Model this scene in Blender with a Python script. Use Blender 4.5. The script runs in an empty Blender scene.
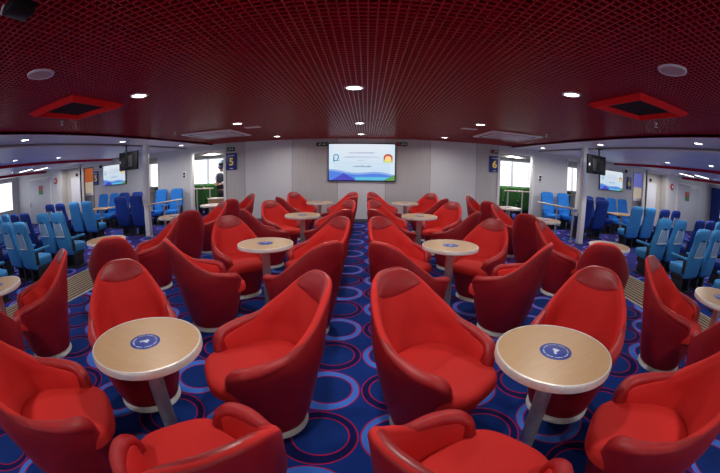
import bpy, bmesh, math, random
from mathutils import Vector, Matrix
random.seed(7)
PI = math.pi
scene = bpy.context.scene
COL = scene.collection

# ------------------------------------------------------------------ helpers
def link(o):
    COL.objects.link(o); return o

def obj(name, bm, mats, parent=None, smooth=True, loc=None, sharp=None):
    me = bpy.data.meshes.new(name)
    bmesh.ops.recalc_face_normals(bm, faces=bm.faces[:])
    bm.to_mesh(me); bm.free()
    for m in (mats if isinstance(mats, (list, tuple)) else [mats]):
        me.materials.append(m)
    if smooth:
        me.polygons.foreach_set('use_smooth', [True] * len(me.polygons))
        if sharp is not None:
            me.set_sharp_from_angle(angle=math.radians(sharp))
    o = link(bpy.data.objects.new(name, me))
    if parent: o.parent = parent
    if loc: o.location = loc
    return o

def tag(o, label=None, cat=None, group=None, kind=None):
    if label: o['label'] = label
    if cat: o['category'] = cat
    if group: o['group'] = group
    if kind: o['kind'] = kind
    return o

def thing(name, label, cat, loc=(0, 0, 0), rz=0, group=None):
    o = link(bpy.data.objects.new(name, None))
    o.location = loc; o.rotation_euler = (0, 0, rz); o.empty_display_size = .1
    return tag(o, label, cat, group)

def dup(root, loc, rz=0, label=None, group=None):
    r = root.copy(); COL.objects.link(r); r.location = loc; r.rotation_euler = (0, 0, rz)
    if label: r['label'] = label
    if group: r['group'] = group
    for ch in list(root.children):
        c = ch.copy(); COL.objects.link(c); c.parent = r
        for g in list(ch.children):
            d = g.copy(); COL.objects.link(d); d.parent = c
    return r

def box(bm, x0, x1, y0, y1, z0, z1, bevel=0, seg=2):
    r = bmesh.ops.create_cube(bm, size=1)
    for v in r['verts']:
        v.co = Vector(((x0 + x1) / 2 + v.co.x * (x1 - x0), (y0 + y1) / 2 + v.co.y * (y1 - y0), (z0 + z1) / 2 + v.co.z * (z1 - z0)))
    if bevel:
        es = list({e for v in r['verts'] for e in v.link_edges})
        bmesh.ops.bevel(bm, geom=es, offset=bevel, segments=seg, affect='EDGES', profile=.5)
    return bm

def B(): return bmesh.new()

def sbox(name, mat, x0, x1, y0, y1, z0, z1, parent=None, bevel=0, smooth=False):
    return obj(name, box(B(), x0, x1, y0, y1, z0, z1, bevel), mat, parent, smooth=smooth or bool(bevel), sharp=40 if bevel else None)

def struct(name, mat, *b, bevel=0):
    return tag(sbox(name, mat, *b, bevel=bevel), kind='structure')

def lathe(bm, prof, n=48, c=(0, 0, 0)):
    rings = []
    for r, z in prof:
        if r < 1e-6:
            rings.append([bm.verts.new((c[0], c[1], c[2] + z))])
        else:
            rings.append([bm.verts.new((c[0] + r * math.cos(2 * PI * i / n), c[1] + r * math.sin(2 * PI * i / n), c[2] + z)) for i in range(n)])
    for a, b in zip(rings, rings[1:]):
        for i in range(n):
            j = (i + 1) % n
            if len(a) == 1 and len(b) == 1: continue
            if len(a) == 1: bm.faces.new((a[0], b[i], b[j]))
            elif len(b) == 1: bm.faces.new((a[i], a[j], b[0]))
            else: bm.faces.new((a[i], a[j], b[j], b[i]))
    return bm

def sgnpow(v, p): return math.copysign(abs(v) ** p, v)

def loft(bm, secs, n=28, caps=True):
    """secs: (cx, cy, cz, half width, half depth, exponent) stacked rings, each level"""
    rings = []
    for cx, cy, cz, a, b, e in secs:
        rings.append([bm.verts.new((cx + a * sgnpow(math.cos(2 * PI * i / n), 2 / e), cy + b * sgnpow(math.sin(2 * PI * i / n), 2 / e), cz)) for i in range(n)])
    for p, q in zip(rings, rings[1:]):
        for i in range(n):
            j = (i + 1) % n
            bm.faces.new((p[i], p[j], q[j], q[i]))
    if caps:
        bm.faces.new(rings[0][::-1]); bm.faces.new(rings[-1])
    return bm

def tube(bm, pts, rad, n=10, caps=True):
    pts = [Vector(p) for p in pts]
    rads = rad if isinstance(rad, (list, tuple)) else [rad] * len(pts)
    rings = []; up = None
    for i, p in enumerate(pts):
        t = (pts[min(i + 1, len(pts) - 1)] - pts[max(i - 1, 0)]).normalized()
        if up is None:
            up = Vector((0, 0, 1)) if abs(t.z) < .9 else Vector((1, 0, 0))
        s = t.cross(up).normalized(); u = s.cross(t).normalized(); up = u
        rr = rads[i]
        ra, rb = rr if isinstance(rr, (list, tuple)) else (rr, rr)
        rings.append([bm.verts.new(p + s * ra * math.cos(2 * PI * k / n) + u * rb * math.sin(2 * PI * k / n)) for k in range(n)])
    for a, b in zip(rings, rings[1:]):
        for k in range(n):
            j = (k + 1) % n
            bm.faces.new((a[k], a[j], b[j], b[k]))
    if caps:
        bm.faces.new(rings[0][::-1]); bm.faces.new(rings[-1])
    return bm

def interp(keys, x):
    """monotone cubic through sorted (x, y) keys"""
    if x <= keys[0][0]: return keys[0][1]
    if x >= keys[-1][0]: return keys[-1][1]
    n = len(keys)
    d = [(keys[i + 1][1] - keys[i][1]) / (keys[i + 1][0] - keys[i][0]) for i in range(n - 1)]
    m = [d[0]] + [0 if d[i - 1] * d[i] <= 0 else 2 * d[i - 1] * d[i] / (d[i - 1] + d[i]) for i in range(1, n - 1)] + [d[-1]]
    for i in range(n - 1):
        x0, y0 = keys[i]; x1, y1 = keys[i + 1]
        if x <= x1:
            h = x1 - x0; t = (x - x0) / h
            return y0 * (2 * t**3 - 3 * t * t + 1) + h * m[i] * (t**3 - 2 * t * t + t) + y1 * (-2 * t**3 + 3 * t * t) + h * m[i + 1] * (t**3 - t * t)

def poly(bm, pts):
    bm.faces.new([bm.verts.new(p) for p in pts]); return bm

# ------------------------------------------------------------------ materials
def newmat(name):
    m = bpy.data.materials.new(name); m.use_nodes = True
    nt = m.node_tree
    return m, nt, nt.nodes['Principled BSDF']

def setp(b, **k):
    for n, v in k.items():
        b.inputs[n.replace('_', ' ')].default_value = v

def surf(name, col, rough=.5, metal=0, var=.08, scale=40, bump=0, bscale=400, spec=.5, coat=0, emit=None, estr=0):
    """plain surface with a little noise in its colour"""
    m, nt, b = newmat(name)
    tc = nt.nodes.new('ShaderNodeTexCoord')
    no = nt.nodes.new('ShaderNodeTexNoise'); no.inputs['Scale'].default_value = scale; no.inputs['Detail'].default_value = 3
    nt.links.new(tc.outputs['Object'], no.inputs['Vector'])
    mr = nt.nodes.new('ShaderNodeMapRange'); mr.inputs['From Min'].default_value = .3; mr.inputs['From Max'].default_value = .7
    mr.inputs['To Min'].default_value = 1 - var; mr.inputs['To Max'].default_value = 1 + var
    nt.links.new(no.outputs['Fac'], mr.inputs['Value'])
    mx = nt.nodes.new('ShaderNodeMix'); mx.data_type = 'RGBA'; mx.blend_type = 'MULTIPLY'; mx.inputs['Factor'].default_value = 1
    mx.inputs['A'].default_value = (*col, 1)
    cc = nt.nodes.new('ShaderNodeCombineColor')
    for s in ('Red', 'Green', 'Blue'): nt.links.new(mr.outputs['Result'], cc.inputs[s])
    nt.links.new(cc.outputs['Color'], mx.inputs['B'])
    nt.links.new(mx.outputs['Result'], b.inputs['Base Color'])
    setp(b, Roughness=rough, Metallic=metal, Specular_IOR_Level=spec, Coat_Weight=coat, Coat_Roughness=.15)
    if bump:
        n2 = nt.nodes.new('ShaderNodeTexNoise'); n2.inputs['Scale'].default_value = bscale
        nt.links.new(tc.outputs['Object'], n2.inputs['Vector'])
        bp = nt.nodes.new('ShaderNodeBump'); bp.inputs['Strength'].default_value = bump; bp.inputs['Distance'].default_value = .002
        nt.links.new(n2.outputs['Fac'], bp.inputs['Height']); nt.links.new(bp.outputs['Normal'], b.inputs['Normal'])
    if emit:
        b.inputs['Emission Color'].default_value = (*emit, 1); b.inputs['Emission Strength'].default_value = estr
    return m

def emis(name, col, s):
    return surf(name, col, emit=col, estr=s, var=.02)

class NG:
    """tiny math-node builder"""
    def __init__(s, nt): s.nt = nt
    def m(s, op, a, b=None, c=None):
        n = s.nt.nodes.new('ShaderNodeMath'); n.operation = op
        for i, v in enumerate((a, b, c)):
            if v is None: continue
            if isinstance(v, (int, float)): n.inputs[i].default_value = v
            else: s.nt.links.new(v, n.inputs[i])
        return n.outputs[0]
    def mix(s, f, a, b):
        n = s.nt.nodes.new('ShaderNodeMix'); n.data_type = 'RGBA'
        if isinstance(f, (int, float)): n.inputs['Factor'].default_value = f
        else: s.nt.links.new(f, n.inputs['Factor'])
        for k, v in (('A', a), ('B', b)):
            if isinstance(v, tuple): n.inputs[k].default_value = (*v, 1)
            else: s.nt.links.new(v, n.inputs[k])
        return n.outputs['Result']
    def xyz(s, kind='Position'):
        if kind == 'Position':
            g = s.nt.nodes.new('ShaderNodeNewGeometry'); v = g.outputs['Position']
        else:
            g = s.nt.nodes.new('ShaderNodeTexCoord'); v = g.outputs[kind]
        x = s.nt.nodes.new('ShaderNodeSeparateXYZ'); s.nt.links.new(v, x.inputs[0])
        return v, x.outputs[0], x.outputs[1], x.outputs[2]

def carpet_mat():
    m, nt, b = newmat('carpet_circles'); g = NG(nt)
    pos, X, Y, Z = g.xyz('Object')
    P = .5
    u = g.m('DIVIDE', g.m('SUBTRACT', X, .125), P); v = g.m('DIVIDE', g.m('SUBTRACT', Y, 1.27), P)
    cu, cv = g.m('FLOOR', u), g.m('FLOOR', v)
    fu = g.m('SUBTRACT', g.m('SUBTRACT', u, cu), .5); fv = g.m('SUBTRACT', g.m('SUBTRACT', v, cv), .5)
    par = g.m('FLOORED_MODULO', g.m('ADD', cu, cv), 2)
    par = g.m('LESS_THAN', par, .5)
    colpar = g.m('FLOORED_MODULO', cu, 2)
    ex = g.m('MULTIPLY', g.m('SUBTRACT', g.m('MULTIPLY', colpar, 2), 1), -.035)
    ln = lambda a, c: g.m('SQRT', g.m('ADD', g.m('MULTIPLY', a, a), g.m('MULTIPLY', c, c)))
    d = ln(fu, fv); di = ln(g.m('ADD', fu, ex), g.m('ADD', fv, -.012))
    inside = g.m('LESS_THAN', d, .492); ring_in = g.m('LESS_THAN', d, .474)
    hole_line = g.m('LESS_THAN', di, .355); hole = g.m('LESS_THAN', di, .337)
    no = nt.nodes.new('ShaderNodeTexNoise'); no.inputs['Scale'].default_value = 260; nt.links.new(pos, no.inputs['Vector'])
    n2 = nt.nodes.new('ShaderNodeTexNoise'); n2.inputs['Scale'].default_value = 5; nt.links.new(pos, n2.inputs['Vector'])
    ground = (.007, .03, .20); core = (.006, .027, .17); red = (.36, .006, .06); light = (.05, .17, .66); navy = (.006, .008, .075)
    ringc = g.mix(par, navy, light)
    c = g.mix(inside, ground, red)
    c = g.mix(ring_in, c, ringc)
    c = g.mix(hole_line, c, red)
    c = g.mix(hole, c, core)
    f = g.m('ADD', g.m('MULTIPLY', no.outputs['Fac'], .9), g.m('ADD', g.m('MULTIPLY', n2.outputs['Fac'], .4), .35))
    mx = nt.nodes.new('ShaderNodeMix'); mx.data_type = 'RGBA'; mx.blend_type = 'MULTIPLY'; mx.inputs['Factor'].default_value = 1
    nt.links.new(c, mx.inputs['A'])
    cc = nt.nodes.new('ShaderNodeCombineColor')
    for s in ('Red', 'Green', 'Blue'): nt.links.new(f, cc.inputs[s])
    nt.links.new(cc.outputs[0], mx.inputs['B'])
    nt.links.new(mx.outputs['Result'], b.inputs['Base Color'])
    setp(b, Roughness=.95, Specular_IOR_Level=.12)
    bp = nt.nodes.new('ShaderNodeBump'); bp.inputs['Strength'].default_value = .5; bp.inputs['Distance'].default_value = .004
    nt.links.new(no.outputs['Fac'], bp.inputs['Height']); nt.links.new(bp.outputs['Normal'], b.inputs['Normal'])
    return m

def stripe_mat():
    m, nt, b = newmat('striped_mat'); g = NG(nt)
    pos, X, Y, Z = g.xyz('Object')
    u = g.m('FRACT', g.m('DIVIDE', g.m('ABSOLUTE', X), .094))
    s = g.m('LESS_THAN', u, .5)
    no = nt.nodes.new('ShaderNodeTexNoise'); no.inputs['Scale'].default_value = 120; nt.links.new(pos, no.inputs['Vector'])
    c = g.mix(s, (.045, .028, .028), (.36, .27, .18))
    c = g.mix(g.m('MULTIPLY', no.outputs['Fac'], .3), c, (.06, .04, .03))
    nt.links.new(c, b.inputs['Base Color']); setp(b, Roughness=.8, Specular_IOR_Level=.2)
    return m

def wood_mat(name, c1, c2, rough=.35, axis=(1, 12, 1), scale=6):
    m, nt, b = newmat(name); g = NG(nt)
    tc = nt.nodes.new('ShaderNodeTexCoord'); mp = nt.nodes.new('ShaderNodeMapping'); mp.inputs['Scale'].default_value = axis
    nt.links.new(tc.outputs['Object'], mp.inputs['Vector'])
    no = nt.nodes.new('ShaderNodeTexNoise'); no.inputs['Scale'].default_value = scale; no.inputs['Detail'].default_value = 6
    nt.links.new(mp.outputs[0], no.inputs['Vector'])
    nt.links.new(g.mix(no.outputs['Fac'], c1, c2), b.inputs['Base Color'])
    setp(b, Roughness=rough, Coat_Weight=.2, Coat_Roughness=.25)
    return m

def wall_panel_mat(name, c1, c2, rough=.35):
    # faint vertical streaks of brushed laminate
    m, nt, b = newmat(name); g = NG(nt)
    tc = nt.nodes.new('ShaderNodeTexCoord'); mp = nt.nodes.new('ShaderNodeMapping'); mp.inputs['Scale'].default_value = (14, 14, .5)
    nt.links.new(tc.outputs['Object'], mp.inputs['Vector'])
    no = nt.nodes.new('ShaderNodeTexNoise'); no.inputs['Scale'].default_value = 3; no.inputs['Detail'].default_value = 5
    nt.links.new(mp.outputs[0], no.inputs['Vector'])
    nt.links.new(g.mix(no.outputs['Fac'], c1, c2), b.inputs['Base Color'])
    setp(b, Roughness=rough)
    return m

def screen_mat(name, strength, w, h, blue=1):
    """slide: pale sky, blue hills below, a green hill at the right, thin rule; object x across, z up from the lower edge"""
    m, nt, b = newmat(name); g = NG(nt)
    pos, X, Y, Z = g.xyz('Object')
    u = g.m('ADD', g.m('DIVIDE', X, w), .5); v = g.m('DIVIDE', Z, h)
    no = nt.nodes.new('ShaderNodeTexNoise'); no.inputs['Scale'].default_value = 4; nt.links.new(pos, no.inputs['Vector'])
    sky = g.mix(g.m('MULTIPLY', v, 1.0), (.55, .76, .95), (.84, .90, .98))
    sky = g.mix(g.m('GREATER_THAN', g.m('ABSOLUTE', g.m('SUBTRACT', u, .5)), .42), sky, (.72, .86, 1.0))
    ridge = lambda base, amp, freq, ph: g.m('ADD', base, g.m('MULTIPLY', amp, g.m('SINE', g.m('ADD', g.m('MULTIPLY', u, freq), ph))))
    r1 = g.m('ADD', ridge(.17, .03, 9, 1.2), g.m('MULTIPLY', g.m('SUBTRACT', .5, u), .10))
    c = g.mix(g.m('LESS_THAN', v, g.m('ADD', r1, .05)), sky, (.25, .42, .85))
    c = g.mix(g.m('LESS_THAN', v, r1), c, (.07, .22, .80))
    peak = g.m('SUBTRACT', .19, g.m('MULTIPLY', g.m('ABSOLUTE', g.m('SUBTRACT', u, .235)), 1.0))
    c = g.mix(g.m('LESS_THAN', v, peak), c, (.05, .05, .55))
    sea = g.m('MULTIPLY', g.m('LESS_THAN', v, .09), g.m('GREATER_THAN', u, .40))
    c = g.mix(sea, c, (.10, .55, .80))
    gh = g.m('MULTIPLY', g.m('SUBTRACT', u, .82), .95)
    gh = g.m('MINIMUM', gh, .15)
    c = g.mix(g.m('LESS_THAN', v, gh), c, (.10, .36, .07))
    rule = g.m('LESS_THAN', g.m('ABSOLUTE', g.m('SUBTRACT', v, .46)), .006)
    c = g.mix(g.m('MULTIPLY', rule, .35), c, (.45, .45, .5))
    c = g.mix(g.m('MULTIPLY', no.outputs['Fac'], .06), c, (1, 1, 1))
    nt.links.new(c, b.inputs['Emission Color']); b.inputs['Emission Strength'].default_value = strength
    setp(b, Base_Color=(.005, .005, .005, 1), Roughness=.5, Specular_IOR_Level=.05)
    return m

M = {}
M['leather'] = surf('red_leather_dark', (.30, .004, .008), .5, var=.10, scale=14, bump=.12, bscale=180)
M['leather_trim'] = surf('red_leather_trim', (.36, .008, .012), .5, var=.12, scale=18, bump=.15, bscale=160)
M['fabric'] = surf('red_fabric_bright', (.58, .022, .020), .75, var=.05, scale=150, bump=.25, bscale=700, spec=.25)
M['patch'] = surf('red_leather_patch', (.30, .010, .014), .40, var=.12, scale=25, bump=.12, bscale=150)
M['ring'] = surf('white_plinth', (.62, .62, .60), .4)
M['tabletop'] = wood_mat('beech_laminate', (.45, .255, .12), (.54, .335, .175), .45, (2, 14, 1), 5)
M['edge'] = surf('aluminium_edge', (.66, .62, .60), .35, .35)
M['steel'] = surf('brushed_steel', (.50, .49, .48), .35, .75)
M['sticker'] = surf('sticker_blue', (.04, .07, .36), .45)
M['sticker_white'] = surf('sticker_white', (.62, .70, .85), .5)
M['carpet'] = carpet_mat()
M['stripe'] = stripe_mat()
M['trim_metal'] = surf('pale_floor_trim', (.55, .53, .52), .4, .4)
M['grid'] = surf('ceiling_grid_red', (.38, .005, .018), .30, var=.06, scale=6, spec=.35)
M['plenum'] = surf('plenum_black', (.006, .002, .003), .9)
M['ceil'] = surf('ceiling_panel', (.92, .87, .84), .4, var=.04, scale=1.2)
M['ceil2'] = surf('ceiling_panel_outer', (.92, .88, .87), .4, var=.05, scale=1.2)
M['ceil_edge'] = surf('ceiling_edge_shadow', (.20, .20, .22), .5)  # dark grey of the ceiling seam strips and vent outlets
M['redtrim'] = surf('red_trim', (.42, .008, .03), .7, spec=.15)
M['wall'] = surf('wall_white', (.60, .60, .62), .4, var=.03, scale=2)
M['wall_streak'] = wall_panel_mat('wall_streaked', (.42, .40, .41), (.56, .54, .55))
M['wall_white'] = wall_panel_mat('wall_pale', (.60, .60, .63), (.68, .68, .71))
M['joint'] = surf('joint_grey', (.25, .25, .26), .6)
M['brown'] = surf('brown_frame', (.30, .13, .07), .5)
M['beige'] = surf('beige_recess', (.50, .47, .45), .5)
M['door'] = surf('door_white', (.62, .63, .68), .4, var=.03, scale=2)
M['frame_white'] = surf('frame_white', (.72, .72, .73), .35)
M['baseboard'] = surf('baseboard_dark', (.10, .10, .13), .5)
M['black'] = surf('black_plastic', (.008, .008, .010), .5, spec=.2)
M['darkgrey'] = surf('dark_grey_plastic', (.022, .022, .026), .6, spec=.2)
M['bezel'] = surf('screen_bezel', (.02, .015, .05), .3)
M['blue'] = surf('seat_blue', (.04, .23, .52), .7, var=.10, scale=20, bump=.2, bscale=500, spec=.3)
M['bright_blue'] = surf('seat_bright_blue', (.02, .22, .72), .7, var=.10, scale=20, bump=.2, bscale=500, spec=.3)
M['navy'] = surf('seat_navy', (.006, .03, .22), .7, var=.12, scale=20, bump=.2, bscale=500, spec=.3)
M['green'] = surf('seat_green', (.03, .12, .025), .8, var=.3, scale=16, bump=.3, bscale=200, spec=.3)
M['net'] = surf('pocket_grey', (.22, .34, .50), .7, var=.2, scale=160)
M['pale'] = surf('pale_plastic', (.62, .66, .70), .5)
M['seat_leg'] = surf('seat_leg_dark', (.012, .012, .02), .5)
M['sign_blue'] = surf('sign_blue', (.012, .03, .22), .4)
M['sign_yellow'] = surf('sign_yellow', (.85, .62, .10), .5, emit=(.85, .62, .1), estr=.15)
M['sign_white'] = surf('sign_white', (.75, .78, .85), .5)
M['exit_green'] = surf('exit_green', (.02, .10, .03), .5)
M['exit_dark'] = surf('exit_dark', (.02, .03, .02), .5)
M['red_sign'] = surf('red_sign', (.50, .03, .03), .5)
M['green_sign'] = surf('green_sign', (.03, .22, .06), .5)
M['lamp'] = emis('downlight_glow', (1, .97, .92), 14)
M['lamp_dim'] = emis('downlight_glow_soft', (1, .97, .94), 8)
M['vent'] = surf('vent_grey', (.90, .88, .87), .5)
M['ventred'] = surf('vent_red', (.75, .015, .015), .6, spec=.2)
M['speaker'] = surf('speaker_grille', (.50, .42, .44), .6, var=.12, scale=300)
M['rail'] = wood_mat('rail_wood', (.58, .46, .40), (.70, .60, .54), .4)
M['daylight'] = emis('window_daylight', (.93, .97, 1.0), 1.5)
M['daylight_back'] = emis('window_daylight_aft', (.95, .97, 1.0), 1.7)  # fill glow for the added windows behind the viewer
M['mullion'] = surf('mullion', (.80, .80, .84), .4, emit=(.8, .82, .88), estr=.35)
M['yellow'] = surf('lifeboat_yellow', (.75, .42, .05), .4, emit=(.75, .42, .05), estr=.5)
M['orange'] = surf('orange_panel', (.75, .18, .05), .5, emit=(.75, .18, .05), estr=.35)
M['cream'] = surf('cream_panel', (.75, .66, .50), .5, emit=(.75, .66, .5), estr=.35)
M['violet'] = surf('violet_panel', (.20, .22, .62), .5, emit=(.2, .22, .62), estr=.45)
M['cardboard'] = surf('brown_counter', (.26, .14, .08), .6)
M['curtain'] = surf('curtain_blue', (.02, .05, .26), .8)
M['skin'] = surf('skin', (.55, .30, .22), .5)
M['shirt'] = surf('white_shirt', (.70, .74, .82), .7)
M['vest'] = surf('dark_vest', (.012, .014, .03), .7)
M['trouser'] = surf('dark_trousers', (.015, .016, .03), .7)
M['mask'] = surf('navy_mask', (.03, .05, .16), .7)
M['cap'] = surf('white_cap', (.42, .60, .70), .6)
M['hair'] = surf('dark_hair', (.03, .02, .015), .6)
M['scr'] = screen_mat('slide_main', .92, 1.84, 1.03)
M['scr2'] = screen_mat('slide_side', .85, 1.15, .65)
M['ink'] = emis('slide_ink_grey', (.36, .42, .56), .8)
M['ink_dark'] = emis('slide_ink_dark', (.16, .26, .36), .9)
M['ink_teal'] = emis('slide_ink_teal', (.03, .22, .36), .9)
M['ink_red'] = emis('slide_ink_red', (.42, .08, .05), .9)
M['ink_tan'] = emis('slide_ink_tan', (.85, .55, .25), .9)
M['ink_leaf'] = emis('slide_ink_leaf', (.45, .60, .12), .9)

# ------------------------------------------------------------------ camera (fisheye, 17.4 mm on a 36 mm wide frame)
cam = bpy.data.cameras.new('camera'); cam.type = 'PANO'; cam.sensor_width = 36; cam.sensor_fit = 'HORIZONTAL'; cam.lens = 9
cam.panorama_type = 'FISHEYE_EQUISOLID'; cam.fisheye_lens = 348.335 * 36 / 720; cam.fisheye_fov = math.radians(230)
cam.clip_start = .05; cam.clip_end = 200
co = link(bpy.data.objects.new('camera', cam)); scene.camera = co
R_ = Vector((0.99980195, 0.0182348, 0.00797206)); U_ = Vector((-0.01138528, 0.19552473, 0.98063268)); F_ = Vector((-0.0163229, 0.98052923, -0.19569361))
mw = Matrix((R_, U_, -F_)).transposed().to_4x4(); mw.translation = (.145, 0, 1.513)
co.matrix_world = mw

# ------------------------------------------------------------------ the setting
YW = 9.6            # forward bulkhead
XS = 16.2           # ship's side
YB = -3.2           # behind the viewer
CZ = 2.33           # red ceiling
def plane_struct(name, mat, x0, x1, y0, y1, z):
    bm = B(); poly(bm, [(x0, y0, z), (x1, y0, z), (x1, y1, z), (x0, y1, z)])
    return tag(obj(name, bm, mat, smooth=False), kind='structure')
plane_struct('floor', M['carpet'], -XS, XS, YB, 16, 0)
for s, nm in ((-1, 'left'), (1, 'right')):
    xa, xb = sorted((s * 3.76, s * 4.70))
    st = struct('floor_runner_' + nm, M['stripe'], xa, xb, YB, YW, .0, .006)
    for k, xx in enumerate((3.76, 4.70)):
        struct('trim_' + str((0 if s < 0 else 2) + k + 1), M['trim_metal'], s * xx - .018, s * xx + .018, YB, YW, 0, .012)

# red open-cell ceiling: a lattice of blades with a dark void above
bm = B(); bm2 = B()
p = .05; W = 4.4
n = int(2 * W / p)
for i in range(n + 1):
    x = -W + i * p
    box(bm, x - .0045, x + .0045, YB, YW, CZ, CZ + .035)
k = 0
while YB + k * p <= YW:
    y = YB + k * p
    box(bm, -W, W, y - .0045, y + .0045, CZ, CZ + .035); k += 1
ceil = tag(obj('ceiling', bm, M['grid'], smooth=False), kind='structure')
plane_struct('ceiling_void', M['plenum'], -W, W, YB, YW, CZ + .16)
for s, nm in ((-1, 'left'), (1, 'right')):
    x0, x1 = sorted((s * W, s * 5.35))
    struct('ceiling_band_' + nm, M['ceil'], x0, x1, YB, YW, 2.30, 2.56)
    x0, x1 = sorted((s * 4.40, s * 4.43))
    struct('trim_ceiling_' + nm, M['redtrim'], x0, x1, YB, YW, 2.297, 2.34)
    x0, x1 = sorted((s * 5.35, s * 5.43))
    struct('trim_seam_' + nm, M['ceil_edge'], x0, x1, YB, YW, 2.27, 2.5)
    x0, x1 = sorted((s * 5.43, s * XS))
    struct('ceiling_outer_' + nm, M['ceil2'], x0, x1, YB, YW, 2.25, 2.5)
    x0, x1 = sorted((s * 8.60, s * 8.75))
    struct('trim_stripe_' + nm, M['redtrim'], x0, x1, YB, YW, 2.185, 2.3)
    x0, x1 = sorted((s * 13.2, s * 13.55))
    struct('trim_stripe_far_' + nm, M['redtrim'], x0, x1, YB, YW, 2.17, 2.3)

# forward bulkhead with the screen: laminate panels
edges = [(-3.97, -3.34, 'wall_streak'), (-3.34, -1.93, 'wall_white'), (-1.93, -.65, 'wall_streak'), (-.65, .67, 'wall_white'), (.67, 1.92, 'wall_streak'), (1.92, 3.28, 'wall_white'), (3.28, 3.97, 'wall_streak')]
wf = None
bmw = [B(), B(), B()]
for x0, x1, mm in edges:
    box(bmw[0 if mm == 'wall_streak' else 1], x0 + .006, x1 - .006, YW, YW + .08, 0, 2.6)
    box(bmw[2], x1 - .008, x1 + .008, YW + .004, YW + .06, 0, 2.6)
wf = tag(obj('wall_front', bmw[0], M['wall_streak'], smooth=False), kind='structure')
o = obj('pale_panel', bmw[1], M['wall_white'], wf, smooth=False)
o = obj('joint', bmw[2], M['joint'], wf, smooth=False)
struct('baseboard_front', M['baseboard'], -3.99, 4.06, YW - .03, YW, 0, .10, bevel=.006)

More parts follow.
